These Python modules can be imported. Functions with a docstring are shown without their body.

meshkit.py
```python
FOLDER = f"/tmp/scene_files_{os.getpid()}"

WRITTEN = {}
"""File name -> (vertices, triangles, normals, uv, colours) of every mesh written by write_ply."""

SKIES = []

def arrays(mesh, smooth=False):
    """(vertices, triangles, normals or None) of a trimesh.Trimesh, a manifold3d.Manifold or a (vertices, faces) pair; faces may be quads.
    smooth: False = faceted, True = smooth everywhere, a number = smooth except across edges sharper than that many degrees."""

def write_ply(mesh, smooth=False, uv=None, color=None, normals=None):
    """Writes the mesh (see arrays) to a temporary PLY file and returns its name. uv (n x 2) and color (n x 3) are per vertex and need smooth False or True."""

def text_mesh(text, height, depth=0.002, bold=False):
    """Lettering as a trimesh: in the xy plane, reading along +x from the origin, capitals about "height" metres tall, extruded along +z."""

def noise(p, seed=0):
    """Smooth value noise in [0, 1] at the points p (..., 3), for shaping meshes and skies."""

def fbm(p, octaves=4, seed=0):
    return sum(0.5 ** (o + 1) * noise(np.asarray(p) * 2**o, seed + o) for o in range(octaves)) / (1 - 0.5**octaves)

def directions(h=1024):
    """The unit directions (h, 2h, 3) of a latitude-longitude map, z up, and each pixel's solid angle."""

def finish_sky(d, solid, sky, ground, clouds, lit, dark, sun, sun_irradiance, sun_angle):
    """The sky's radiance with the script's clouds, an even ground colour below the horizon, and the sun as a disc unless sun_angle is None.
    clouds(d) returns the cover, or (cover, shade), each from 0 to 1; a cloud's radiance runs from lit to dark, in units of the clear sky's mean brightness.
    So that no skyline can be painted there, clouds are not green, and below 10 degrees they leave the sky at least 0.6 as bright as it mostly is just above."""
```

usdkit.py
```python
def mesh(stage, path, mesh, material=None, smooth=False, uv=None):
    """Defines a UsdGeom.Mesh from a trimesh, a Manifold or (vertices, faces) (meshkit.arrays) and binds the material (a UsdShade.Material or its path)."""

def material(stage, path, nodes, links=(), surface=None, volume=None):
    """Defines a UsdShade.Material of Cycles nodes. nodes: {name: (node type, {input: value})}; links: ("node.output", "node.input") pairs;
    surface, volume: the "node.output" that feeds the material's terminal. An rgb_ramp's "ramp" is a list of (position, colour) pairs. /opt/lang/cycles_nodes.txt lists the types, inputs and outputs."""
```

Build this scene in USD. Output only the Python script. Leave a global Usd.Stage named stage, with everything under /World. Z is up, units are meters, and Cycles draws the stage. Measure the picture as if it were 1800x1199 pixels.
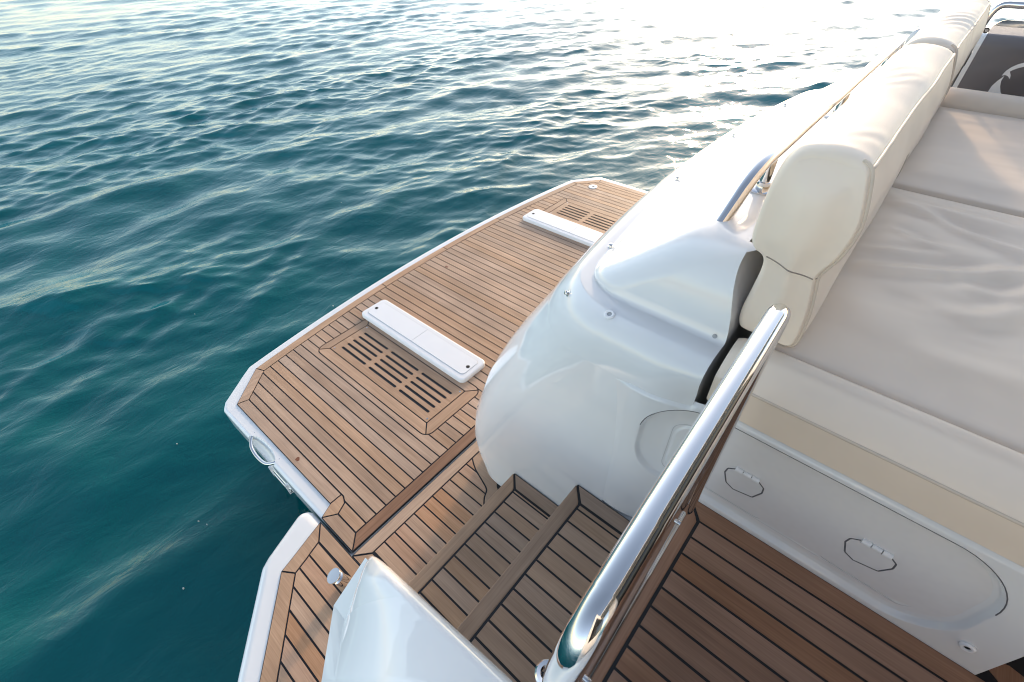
import math, random
import numpy as np, trimesh, usdkit, meshkit
import manifold3d
from shapely.geometry import Polygon, box as sbox, LineString, Point
from shapely.ops import unary_union
from pxr import Usd, UsdGeom, UsdLux, UsdShade, Gf, Sdf

stage = Usd.Stage.CreateInMemory()
UsdGeom.SetStageUpAxis(stage, 'Z')
UsdGeom.Xform.Define(stage, '/World')
UsdGeom.Scope.Define(stage, '/World/Looks')

# ------------------------------------------------------------------ camera, sky, sun, exposure
# world: x towards the bow, y to port, z up; z = 0 is the teak of the swim platform
EYE = (0.0, 0.0, 1.7973)
RIGHT = (0.75839386, 0.65140527, -0.0225814)
UP = (-0.43047557, 0.52659046, 0.73307112)
BACK = (0.48941754, -0.5462359, 0.67977703)
EXPOSURE = 1.20
SUN_AZ, SUN_EL = math.radians(-18.0), math.radians(13.5)
SKY_STRENGTH = 0.15
SUN_INTENSITY = 0.33

cam = UsdGeom.Camera.Define(stage, '/World/camera')
cam.AddTransformOp().Set(Gf.Matrix4d(*RIGHT, 0, *UP, 0, *BACK, 0, *EYE, 1))
cam.CreateHorizontalApertureAttr(36.0)
cam.CreateVerticalApertureAttr(24.0)
cam.CreateFocalLengthAttr(36.0 * 819.9 / 1800)
cam.CreateClippingRangeAttr(Gf.Vec2f(0.02, 20000))
cam.CreateExposureAttr(EXPOSURE)

dome = UsdLux.DomeLight.Define(stage, '/World/sky')
sky_mat = usdkit.material(stage, '/World/Looks/sky', {
    's': ('sky_texture', {'sky_type': 'single_scattering', 'sun_disc': False, 'sun_elevation': SUN_EL,
                          'sun_rotation': SUN_AZ, 'altitude': 0.0, 'air_density': 1.0, 'aerosol_density': 0.6, 'ozone_density': 1.0}),
    'h': ('hsv', {'saturation': 0.78, 'value': 1.0}),
    't': ('mix_color', {'blend_type': 'multiply', 'fac': 1.0, 'b': (1.03, 0.99, 0.975), 'use_clamp': False}),
    'b': ('background_shader', {'strength': SKY_STRENGTH})},
    [('s.color', 'h.color'), ('h.color', 't.a'), ('t.result', 'b.color')], surface='b.background')
UsdShade.MaterialBindingAPI.Apply(dome.GetPrim()).Bind(sky_mat)
dome.GetPrim().SetCustomDataByKey('kind', 'structure')

sun = UsdLux.DistantLight.Define(stage, '/World/sun')
sun.CreateIntensityAttr(SUN_INTENSITY)
sun.CreateNormalizeAttr(True)
sun.CreateAngleAttr(3.5)
sun.CreateColorAttr(Gf.Vec3f(1.0, 0.70, 0.44))
dvec = np.array([math.sin(SUN_AZ) * math.cos(SUN_EL), math.cos(SUN_AZ) * math.cos(SUN_EL), math.sin(SUN_EL)])
zx = np.cross([0, 0, 1.0], dvec); zx /= np.linalg.norm(zx)
zy = np.cross(dvec, zx)
sun.AddTransformOp().Set(Gf.Matrix4d(*zx, 0, *zy, 0, *dvec, 0, 0, 0, 30, 1))

rng = np.random.default_rng(7)

# ------------------------------------------------------------------ materials
def L(name): return '/World/Looks/' + name
M = {}

def teak(name, lo, hi, along='x', rough=0.62):
    """Teak with grain running along one axis; every board has its own tone and its own stretch of grain."""
    sc = (2.2, 90, 90) if along == 'x' else (90, 2.2, 90)
    sc2 = (0.8, 14, 14) if along == 'x' else (14, 0.8, 14)
    M[name] = usdkit.material(stage, L(name), {
        'g': ('geometry', {}), 'oi': ('object_info', {}),
        'off': ('vector_math', {'math_type': 'multiply_add', 'vector2': (37.0, 23.0, 11.0)}),
        'cx': ('combine_xyz', {}),
        'm1': ('mapping', {'scale': sc}), 'm2': ('mapping', {'scale': sc2}),
        'n1': ('noise_texture', {'scale': 3.0, 'detail': 5.0, 'roughness': 0.65}),
        'n2': ('noise_texture', {'scale': 3.0, 'detail': 3.0, 'roughness': 0.6, 'distortion': 0.6}),
        'n3': ('noise_texture', {'scale': 3.5, 'detail': 3.0}),
        'mx': ('mix_float', {'fac': 0.5}),
        'st': ('map_range', {'from_min': 0.32, 'from_max': 0.68, 'to_min': 0.0, 'to_max': 1.0, 'clamp': True}),
        'col': ('rgb_ramp', {'ramp': [(0.0, lo), (0.55, tuple((np.array(lo) + np.array(hi)) / 2 * 1.02)), (1.0, hi)]}),
        'hv': ('map_range', {'from_min': 0.0, 'from_max': 1.0, 'to_min': 0.88, 'to_max': 1.12}),
        'hv3': ('map_range', {'from_min': 0.3, 'from_max': 0.7, 'to_min': 0.84, 'to_max': 1.12}),
        'hvm': ('math', {'math_type': 'multiply'}),
        'rs': ('math', {'math_type': 'multiply_add', 'value2': 7.13, 'value3': 0.17}), 'rf': ('math', {'math_type': 'fraction'}),
        'hs': ('map_range', {'from_min': 0.0, 'from_max': 1.0, 'to_min': 0.90, 'to_max': 1.12}),
        'h': ('hsv', {}),
        'bp': ('bump', {'strength': 0.25, 'distance': 0.0015}),
        'p': ('principled_bsdf', {'roughness': rough, 'specular_ior_level': 0.35})},
        [('oi.random', 'cx.x'), ('oi.random', 'cx.y'), ('cx.vector', 'off.vector1'), ('g.position', 'off.vector3'),
         ('off.vector', 'm1.vector'), ('off.vector', 'm2.vector'), ('m1.vector', 'n1.vector'), ('m2.vector', 'n2.vector'), ('g.position', 'n3.vector'),
         ('n1.fac', 'mx.a'), ('n2.fac', 'mx.b'), ('mx.result', 'st.value'), ('st.result', 'col.fac'),
         ('oi.random', 'hv.value'), ('n3.fac', 'hv3.value'), ('hv.result', 'hvm.value1'), ('hv3.result', 'hvm.value2'), ('hvm.value', 'h.value'),
         ('oi.random', 'rs.value1'), ('rs.value', 'rf.value1'), ('rf.value', 'hs.value'), ('hs.result', 'h.saturation'),
         ('col.color', 'h.color'), ('h.color', 'p.base_color'), ('n1.fac', 'bp.height'), ('bp.normal', 'p.normal')],
        surface='p.BSDF')

TEAK_LO, TEAK_HI = (0.31, 0.195, 0.125), (0.49, 0.330, 0.225)
teak('teak_fore_aft', TEAK_LO, TEAK_HI, 'x')
teak('teak_athwart', TEAK_LO, TEAK_HI, 'y')
teak('teak_red_athwart', (0.19, 0.10, 0.06), (0.31, 0.18, 0.115), 'y')
teak('teak_grey_fore_aft', (0.315, 0.208, 0.142), (0.47, 0.325, 0.228), 'x')
teak('teak_grey_athwart', (0.31, 0.206, 0.140), (0.48, 0.330, 0.230), 'y')
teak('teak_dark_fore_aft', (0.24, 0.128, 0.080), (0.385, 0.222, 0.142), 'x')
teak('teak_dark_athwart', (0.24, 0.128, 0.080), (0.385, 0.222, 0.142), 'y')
teak('teak_warm_fore_aft', (0.30, 0.170, 0.100), (0.48, 0.295, 0.190), 'x')

def simple(name, color, rough, **kw):
    M[name] = usdkit.material(stage, L(name), {'p': ('principled_bsdf', {'base_color': color, 'roughness': rough, **kw})}, surface='p.BSDF')
simple('caulk', (0.010, 0.011, 0.014), 0.6)
simple('dark_hole', (0.006, 0.006, 0.007), 0.7)
simple('gap_line', (0.10, 0.10, 0.11), 0.6)
simple('lid_gap', (0.42, 0.42, 0.43), 0.6)
simple('white_plastic', (0.74, 0.74, 0.75), 0.28)
simple('decal_white', (0.70, 0.70, 0.70), 0.4)
simple('rubber', (0.02, 0.02, 0.02), 0.5)
simple('resin_stain', (0.17, 0.055, 0.022), 0.5)
simple('foam', (0.42, 0.46, 0.44), 0.6)
simple('lamp_grey', (0.35, 0.36, 0.37), 0.35)
simple('cabin_glass', (0.012, 0.013, 0.015), 0.04)

def gelcoat(name, color, rough=0.09):
    M[name] = usdkit.material(stage, L(name), {
        'g': ('geometry', {}), 'n': ('noise_texture', {'scale': 2.5, 'detail': 3.0}),
        'n2': ('noise_texture', {'scale': 60.0, 'detail': 3.0}),
        'v': ('map_range', {'from_min': 0.3, 'from_max': 0.7, 'to_min': 0.965, 'to_max': 1.02}),
        'h': ('hsv', {'color': color}),
        'r': ('map_range', {'from_min': 0.35, 'from_max': 0.75, 'to_min': rough, 'to_max': rough + 0.07}),
        'b': ('bump', {'strength': 0.02, 'distance': 0.01}),
        'p': ('principled_bsdf', {'coat_weight': 0.6, 'coat_roughness': 0.04, 'ior': 1.5})},
        [('g.position', 'n.vector'), ('g.position', 'n2.vector'), ('n.fac', 'v.value'), ('v.result', 'h.value'), ('h.color', 'p.base_color'),
         ('n2.fac', 'r.value'), ('r.result', 'p.roughness'), ('n.fac', 'b.height'), ('b.normal', 'p.normal'), ('b.normal', 'p.coat_normal')], surface='p.BSDF')
gelcoat('gelcoat', (0.70, 0.705, 0.71), 0.025)
gelcoat('gelcoat_satin', (0.68, 0.67, 0.67), 0.32)

M['steel'] = usdkit.material(stage, L('steel'), {
    'g': ('geometry', {}), 'n': ('noise_texture', {'scale': 35.0, 'detail': 4.0}),
    'r': ('map_range', {'from_min': 0.3, 'from_max': 0.8, 'to_min': 0.035, 'to_max': 0.11}),
    'p': ('principled_bsdf', {'base_color': (0.78, 0.76, 0.74), 'metallic': 1.0})},
    [('g.position', 'n.vector'), ('n.fac', 'r.value'), ('r.result', 'p.roughness')], surface='p.BSDF')

M['vinyl'] = usdkit.material(stage, L('vinyl'), {
    'g': ('geometry', {}), 'n': ('noise_texture', {'scale': 900.0, 'detail': 2.0}), 'n2': ('noise_texture', {'scale': 4.0, 'detail': 4.0}),
    'v': ('map_range', {'from_min': 0.3, 'from_max': 0.7, 'to_min': 0.94, 'to_max': 1.03}),
    'h': ('hsv', {'color': (0.77, 0.660, 0.545)}),
    'b': ('bump', {'strength': 0.12, 'distance': 0.0006}),
    'p': ('principled_bsdf', {'roughness': 0.46, 'sheen_weight': 0.05})},
    [('g.position', 'n.vector'), ('g.position', 'n2.vector'), ('n2.fac', 'v.value'), ('v.result', 'h.value'), ('h.color', 'p.base_color'),
     ('n.fac', 'b.height'), ('b.normal', 'p.normal')], surface='p.BSDF')
simple('seam', (0.27, 0.22, 0.185), 0.6)
simple('piping', (0.60, 0.51, 0.42), 0.5)

M['tinted_acrylic'] = usdkit.material(stage, L('tinted_acrylic'), {
    't': ('transparent_bsdf', {'color': (0.50, 0.485, 0.495)}), 'gl': ('glossy_bsdf', {'color': (1, 1, 1), 'roughness': 0.03}),
    'f': ('fresnel', {'IOR': 1.45}), 'm': ('mix_closure', {})},
    [('f.fac', 'm.fac'), ('t.BSDF', 'm.closure1'), ('gl.BSDF', 'm.closure2')], surface='m.closure')

M['sea'] = usdkit.material(stage, L('sea'), {
    'g': ('geometry', {}),
    'mp': ('mapping', {'rotation': (0, 0, math.radians(-48)), 'scale': (1.0, 0.55, 1.0)}),
    'n1': ('noise_texture', {'scale': 9.0, 'detail': 4.0, 'roughness': 0.55, 'distortion': 0.4}),
    'b1': ('bump', {'strength': 0.8, 'distance': 0.011}),
    'n3': ('noise_texture', {'scale': 0.5, 'detail': 2.0}),
    'c': ('rgb_ramp', {'ramp': [(0.3, (0.0003, 0.067, 0.075)), (0.7, (0.0004, 0.078, 0.087))]}),
    'p': ('principled_bsdf', {'roughness': 0.04, 'ior': 1.333, 'specular_ior_level': 0.5})},
    [('g.position', 'mp.vector'), ('mp.vector', 'n1.vector'), ('n1.fac', 'b1.height'), ('b1.normal', 'p.normal'),
     ('g.position', 'n3.vector'), ('n3.fac', 'c.fac'), ('c.color', 'p.base_color')], surface='p.BSDF')

# ------------------------------------------------------------------ building helpers
used = {}
def numbered(path):
    k = used.get(path, 0)
    used[path] = k + 1
    return path if k == 0 else f'{path}_{k:03d}'

class Thing:
    def __init__(self, name, label, category, loc=(0, 0, 0), group=None):
        self.loc = np.array(loc, float)
        self.path = numbered('/World/' + name)
        x = UsdGeom.Xform.Define(stage, self.path)
        x.AddTranslateOp().Set(Gf.Vec3d(*map(float, loc)))
        p = x.GetPrim()
        p.SetCustomDataByKey('label', label)
        p.SetCustomDataByKey('category', category)
        if group: p.SetCustomDataByKey('group', group)
    def part(self, name, mesh, mat, parent=None, smooth=30, label=None, kind=None):
        path = numbered((parent or self.path) + '/' + name)
        if hasattr(mesh, 'to_mesh') or isinstance(mesh, (tuple, list)):
            v, f, _ = meshkit.arrays(mesh)
            mesh = trimesh.Trimesh(v, f, process=False)
        mesh = trimesh.Trimesh(np.array(mesh.vertices) - self.loc, np.array(mesh.faces), process=False)
        m = usdkit.mesh(stage, path, mesh, M[mat], smooth=smooth)
        if label: m.GetPrim().SetCustomDataByKey('label', label)
        if kind: m.GetPrim().SetCustomDataByKey('kind', kind)
        return path
    def holder(self, name, parent=None, label=None):
        path = numbered((parent or self.path) + '/' + name)
        p = UsdGeom.Xform.Define(stage, path).GetPrim()
        if label: p.SetCustomDataByKey('label', label)
        return path

def polys(g):
    if g.is_empty: return []
    return [q for q in getattr(g, 'geoms', [g]) if q.geom_type == 'Polygon' and q.area > 1e-5]

def prism(poly, z0, z1):
    parts = []
    for q in polys(poly):
        m = trimesh.creation.extrude_polygon(q, z1 - z0, engine='earcut'); m.apply_translation((0, 0, z0)); parts.append(m)
    return trimesh.util.concatenate(parts)

def resample(ring, step):
    ls = LineString(list(ring) + [ring[0]]) if tuple(ring[0]) != tuple(ring[-1]) else LineString(ring)
    n = max(12, int(round(ls.length / step)))
    return np.array([ls.interpolate(i / n, normalized=True).coords[0] for i in range(n)])

def rounded_slab(poly, ztop, zbot, r, step=0.02, n=5, round_corner=0.0, rbot=0.0):
    """A slab of the polygon's outline with a rounded upper (and lower) edge."""
    if round_corner: poly = poly.buffer(-round_corner).buffer(2 * round_corner).buffer(-round_corner)
    poly = Polygon(poly.exterior) if not poly.interiors else poly
    p = resample(list(poly.exterior.coords)[:-1], step)
    if Polygon(p).exterior.is_ccw is False: p = p[::-1]
    t = np.roll(p, -1, 0) - np.roll(p, 1, 0); t /= np.linalg.norm(t, axis=1, keepdims=True)
    nrm = np.stack([t[:, 1], -t[:, 0]], 1)
    rings = []
    if rbot:
        for k in range(n + 1):
            a = math.pi / 2 * (1 - k / n); rings.append((rbot * (1 - math.cos(a)) if False else rbot * (1 - math.cos(a)), zbot + rbot * (1 - math.sin(a))))
        rings = [(rbot - rbot * math.cos(math.pi / 2 * (k / n - 1)), zbot + rbot + rbot * math.sin(math.pi / 2 * (k / n - 1))) for k in range(n + 1)]
    else:
        rings.append((0, zbot))
    rings += [(r - r * math.cos(math.pi / 2 * k / n), ztop - r + r * math.sin(math.pi / 2 * k / n)) for k in range(n + 1)]
    V, F, N = [], [], len(p)
    for ins, z in rings:
        V.append(np.column_stack([p - nrm * ins, np.full(N, z)]))
    i = np.arange(N); j = (i + 1) % N
    for k in range(len(rings) - 1):
        a, b = k * N, (k + 1) * N
        F += [np.stack([a + i, a + j, b + j], 1), np.stack([a + i, b + j, b + i], 1)]
    for k, up in ((len(rings) - 1, True), (0, False)):
        ff = np.array(manifold3d.triangulate([np.ascontiguousarray(V[k][:, :2])], 1e-9, True)).reshape(-1, 3).astype(int)
        a_, b_, c_ = (V[k][ff[:, q], :2] for q in range(3))
        area = ((b_ - a_)[:, 0] * (c_ - a_)[:, 1] - (b_ - a_)[:, 1] * (c_ - a_)[:, 0])
        ff[(area > 0) != up] = ff[(area > 0) != up][:, ::-1]
        F.append(ff + k * N)
    m = trimesh.Trimesh(np.vstack(V), np.vstack(F), process=False)
    trimesh.repair.fix_normals(m, multibody=False)
    return m

def spline(pts, per=10):
    p = np.asarray(pts, float); q = np.vstack([2 * p[0] - p[1], p, 2 * p[-1] - p[-2]]); out = []
    for i in range(1, len(q) - 2):
        for t in np.linspace(0, 1, per, endpoint=False):
            a, b, c, d = q[i - 1], q[i], q[i + 1], q[i + 2]
            out.append(0.5 * (2 * b + (c - a) * t + (2 * a - 5 * b + 4 * c - d) * t * t + (3 * b - a - 3 * c + d) * t ** 3))
    return np.vstack(out + [p[-1]])

def fillet(pts, rad, n=8):
    """A polyline with its inner corners rounded."""
    p = [np.asarray(q, float) for q in pts]; out = [p[0]]
    for a, b, c in zip(p[:-2], p[1:-1], p[2:]):
        u, w = a - b, c - b; lu, lw = np.linalg.norm(u), np.linalg.norm(w)
        d = min(rad, lu * 0.49, lw * 0.49); s, e = b + u / lu * d, b + w / lw * d
        for t in np.linspace(0, 1, n): out.append((1 - t) ** 2 * s + 2 * t * (1 - t) * b + t * t * e)
    return np.array(out + [p[-1]])

def tube(pts, r, sides=20, closed=False, dome=True):
    p = np.asarray(pts, float); n = len(p)
    r = np.broadcast_to(np.asarray(r, float), (n,)).copy()
    if dome and not closed:
        t0, t1 = (p[0] - p[1]) / np.linalg.norm(p[0] - p[1]), (p[-1] - p[-2]) / np.linalg.norm(p[-1] - p[-2])
        an = np.linspace(0, math.pi / 2, 6)[1:-1]
        A = [p[0] + t0 * r[0] * math.sin(a) for a in an][::-1]; ra = [r[0] * math.cos(a) for a in an][::-1]
        B = [p[-1] + t1 * r[-1] * math.sin(a) for a in an]; rb = [r[-1] * math.cos(a) for a in an]
        p = np.vstack([A, p, B]); r = np.concatenate([ra, r, rb]); n = len(p)
    t = np.gradient(p, axis=0) if not closed else np.roll(p, -1, 0) - np.roll(p, 1, 0)
    t /= np.linalg.norm(t, axis=1, keepdims=True)
    a = np.cross(t[0], [0, 0, 1.0] if abs(t[0, 2]) < 0.9 else [1.0, 0, 0]); a /= np.linalg.norm(a)
    V = []; ang = np.arange(sides) * 2 * math.pi / sides
    for k in range(n):
        a = a - t[k] * (a @ t[k]); a /= np.linalg.norm(a); b = np.cross(t[k], a)
        V.append(p[k] + r[k] * (np.cos(ang)[:, None] * a + np.sin(ang)[:, None] * b))
    i = np.arange(sides); j = (i + 1) % sides; F = []
    for k in range(n if closed else n - 1):
        A, B = k * sides, ((k + 1) % n) * sides
        F += [np.stack([A + i, A + j, B + j], 1), np.stack([A + i, B + j, B + i], 1)]
    V = np.vstack(V)
    if not closed:
        c0, c1 = len(V), len(V) + 1; V = np.vstack([V, p[0], p[-1]])
        F += [np.stack([np.full(sides, c0), j, i], 1), np.stack([np.full(sides, c1), (n - 1) * sides + i, (n - 1) * sides + j], 1)]
    return trimesh.Trimesh(V, np.vstack(F), process=False)

def grid_mesh(P):
    """P: (n, m, 3) -> surface."""
    n, m = P.shape[:2]; i, j = np.meshgrid(np.arange(n - 1), np.arange(m - 1), indexing='ij')
    a = (i * m + j).ravel(); b = a + 1; c = a + m + 1; d = a + m
    return trimesh.Trimesh(P.reshape(-1, 3), np.vstack([np.stack([a, b, c], 1), np.stack([a, c, d], 1)]), process=False)

def cyl(center, axis, r, h, sides=28, bevel=0.0):
    """A cylinder of height h from center along axis, upper rim bevelled."""
    ax = np.array(axis, float); ax /= np.linalg.norm(ax); b = min(bevel, h * 0.9)
    prof = [(0.0, 0.0), (r, 0.0), (r, h - b)] + ([(r - b * 0.3, h - b * 0.3), (r - b, h)] if b else []) + [(0.0, h)]
    m = trimesh.creation.revolve(np.array(prof), sections=sides)
    m.apply_transform(trimesh.geometry.align_vectors([0, 0, 1], ax)); m.apply_translation(center)
    return m

def lathe(center, axis, prof, sides=32):
    m = trimesh.creation.revolve(np.array(prof, float), sections=sides)
    ax = np.asarray(axis, float) / np.linalg.norm(axis)
    m.apply_transform(trimesh.geometry.align_vectors([0, 0, 1], ax)); m.apply_translation(center)
    return m

GAP = 0.0064
def planks(thing, parent, region, ztop, thick, y0, pitch, mats, name='plank'):
    """Boards running fore and aft with caulked seams at y0 + k * pitch, each a mesh of its own."""
    b = region.bounds; k0 = math.floor((b[1] - y0) / pitch) - 1; k1 = math.ceil((b[3] - y0) / pitch) + 1
    for k in range(k0, k1):
        strip = sbox(b[0] - 1, y0 + k * pitch + GAP / 2, b[2] + 1, y0 + (k + 1) * pitch - GAP / 2)
        for q in polys(region.intersection(strip)):
            if q.area < 1e-4: continue
            q = q.simplify(0.0004)
            thing.part(name, prism(q, ztop - thick, ztop), mats[int(rng.integers(len(mats)))], parent, smooth=False)

def board(thing, parent, poly, ztop, mat, thick=0.006, name='trim_board', label=None):
    q = Polygon(poly) if not hasattr(poly, 'geom_type') else poly
    q = q.buffer(-GAP / 2, join_style=2)
    for s in polys(q):
        thing.part(name, prism(s.simplify(0.0003), ztop - thick, ztop), mat, parent, smooth=False, label=label)

# ------------------------------------------------------------------ the sea
WATER = -0.42
def build_sea():
    r = np.random.default_rng(11)
    heading = math.atan2(BACK[0] * -1, BACK[1] * -1)          # bearing the water is seen along
    rad = [0.35]
    while rad[-1] < 70:
        rr = rad[-1]; rad.append(rr + max(0.014, 0.36 * (rr * rr + 4.8) / (2.2 * 466)))
    while rad[-1] < 6000: rad.append(rad[-1] * 1.25)
    rad = np.array(rad)
    dense = heading + np.radians(np.arange(-72, 72.01, 0.19))
    rest = dense[-1] + np.linspace(0, 2 * math.pi - (dense[-1] - dense[0]), 80)[1:-1]
    ang = np.concatenate([dense, rest])
    Rg, A = np.meshgrid(rad, ang, indexing='ij')
    X, Y = Rg * np.sin(A), Rg * np.cos(A)
    spacing = np.maximum(np.gradient(rad)[:, None], 0.0034 * Rg)
    patch = meshkit.fbm(np.stack([X * 0.22, Y * 0.22, np.zeros_like(X)], -1), 3, 5)
    patch2 = meshkit.fbm(np.stack([X * 0.5 + 40, Y * 0.5, np.zeros_like(X)], -1), 2, 9)
    calm = 0.45 + 1.05 * np.clip((patch - 0.3) / 0.4, 0, 1)
    near = np.clip((Rg - 1.5) / 4.5, 0, 1); near = near * near * (3 - 2 * near)
    Z = np.zeros_like(X); DX = np.zeros_like(X); DY = np.zeros_like(X)
    for k in range(84):
        lam = 0.12 * (2.5 / 0.12) ** ((k + r.random()) / 84)
        th = heading + math.pi + math.radians(-24) + r.normal(0, 0.55)
        kx, ky = math.sin(th) * 2 * math.pi / lam, math.cos(th) * 2 * math.pi / lam
        slope = 0.0225 * (lam / 0.5) ** (0.30 if lam < 0.5 else -0.50)
        amp = slope * lam / (2 * math.pi)
        ph = r.random() * 2 * math.pi
        keep = np.clip(lam / (1.9 * spacing) - 1, 0, 1)
        mod = (calm if lam > 0.45 else 0.22 + 1.35 * np.clip((patch2 - 0.25) / 0.5, 0, 1)) * (0.80 + 0.20 * near) * (1 - 0.30 * np.clip((Rg - 6) / 12, 0, 1))
        a = amp * keep * mod * 1.15
        arg = kx * X + ky * Y + ph
        Z += a * np.cos(arg); s = np.sin(arg)
        DX -= a * math.sin(th) * s; DY -= a * math.cos(th) * s
    P = np.stack([X + DX, Y + DY, WATER + Z], -1)
    P = np.concatenate([P, P[:, :1]], 1)
    m = grid_mesh(P)
    m.faces = m.faces[:, ::-1] if trimesh.triangles.normals(m.triangles[:1])[0][0][2] < 0 else m.faces
    path = '/World/sea'
    s = usdkit.mesh(stage, path, m, M['sea'], smooth=True)
    s.GetPrim().SetCustomDataByKey('kind', 'structure')
    s.GetPrim().SetCustomDataByKey('label', 'teal rippled sea around the stern of the boat')
    s.GetPrim().SetCustomDataByKey('category', 'sea')
build_sea()

def build_foam():
    r = np.random.default_rng(5); parts = []
    spots = [(-1.93, -0.22), (-1.88, -0.20), (-1.72, -0.42), (-1.66, -0.40), (-1.70, -0.47), (-1.75, -0.5), (-2.6, 0.9), (-2.9, 1.2), (-2.5, -0.1)]
    spots += [(-2.4 - r.random() * 2.4, -0.5 + r.random() * 3.4) for _ in range(3)]
    for x, y in spots:
        n = 9; rr = 0.0016 + 0.0022 * r.random()
        a = np.arange(n) * 2 * math.pi / n
        rad = rr * (0.6 + 0.7 * r.random(n))
        q = Polygon(np.stack([x + rad * np.cos(a) * 1.4, y + rad * np.sin(a)], 1)).buffer(0)
        parts.append(prism(q, WATER + 0.018, WATER + 0.024))
    m = usdkit.mesh(stage, '/World/foam', trimesh.util.concatenate(parts), M['foam'], smooth=False).GetPrim()
    m.SetCustomDataByKey('kind', 'stuff'); m.SetCustomDataByKey('label', 'small white flecks of foam floating on the teal water'); m.SetCustomDataByKey('category', 'foam')
build_foam()

# ------------------------------------------------------------------ the yacht
YC = 1.883                                   # the boat's centre line
yacht = Thing('motor_yacht', 'white motor yacht stern with teak steps, moulded transom and steel rails', 'motor yacht', (0, 0, -0.45))

# hull and the white deck it carries
deck_poly = Polygon([(-1.285, 0.146), (-1.308, 0.105), (-1.238, -0.075), (-1.217, -0.11), (-0.955, -0.33), (-0.55, -0.66), (0.3, -0.95), (4.0, -1.2), (4.0, 2 * YC + 1.2), (-0.55, 2 * YC + 0.66), (-1.2, 2 * YC + 0.1),
                     (-1.285, 2 * YC - 0.146), (-0.984, 2 * YC - 0.148), (-0.984, 0.148), (-1.19, 0.148)])
hull = rounded_slab(Polygon([(-1.27, 0.14), (-1.285, 0.10), (-1.2, -0.08), (-0.94, -0.30), (-0.5, -0.62), (0.3, -0.92), (4.0, -1.17), (4.0, 2 * YC + 1.17), (-0.55, 2 * YC + 0.62), (-1.2, 2 * YC - 0.1), (-1.02, 2 * YC - 0.25), (-1.02, 0.2)]), -0.10, -1.2, 0.02, step=0.05)
yacht.part('hull', hull, 'gelcoat')
quarter = yacht.part('quarter_deck', rounded_slab(deck_poly.intersection(sbox(-2, -2, 0.2, 6)), 0.0, -0.14, 0.042, step=0.010, n=6, round_corner=0.042), 'gelcoat')
# quarter deck: caulk bed and boards
st_out = [(-1.192, 0.1405), (-1.172, 0.068), (-1.150, -0.007), (-1.135, -0.063), (-0.896, -0.267), (-0.5, -0.605), (-0.2, -0.8)]
st_in = [(-1.124, 0.090), (-1.108, 0.036), (-1.105, 0.030), (-1.088, -0.032), (-0.853, -0.229), (-0.45, -0.57), (-0.15, -0.765)]
bed = Polygon(st_out + [(-0.2, 0.141)])
yacht.part('caulk_bed', prism(bed, -0.006, 0.002), 'caulk', quarter, smooth=False)
bed2 = sbox(-0.980, 0.1415, -0.30, 2 * YC - 0.15)
yacht.part('caulk_bed', prism(bed2, -0.006, 0.002), 'caulk', quarter, smooth=False)
ZT = 0.0045
board(yacht, quarter, [st_out[0], st_out[1], st_out[2], st_out[3], st_in[3], st_in[2], st_in[1], st_in[0]], ZT, 'teak_fore_aft')
board(yacht, quarter, st_out[3:] + st_in[3:][::-1], ZT, 'teak_fore_aft')
board(yacht, quarter, [st_out[0], st_in[0], (-0.97, 0.093), (-0.30, 0.093), (-0.30, 0.1405)], ZT, 'teak_grey_fore_aft')
reg = Polygon(st_in + [(-0.15, 0.0885), (-1.123, 0.0885)]).buffer(-GAP / 2)
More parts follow.
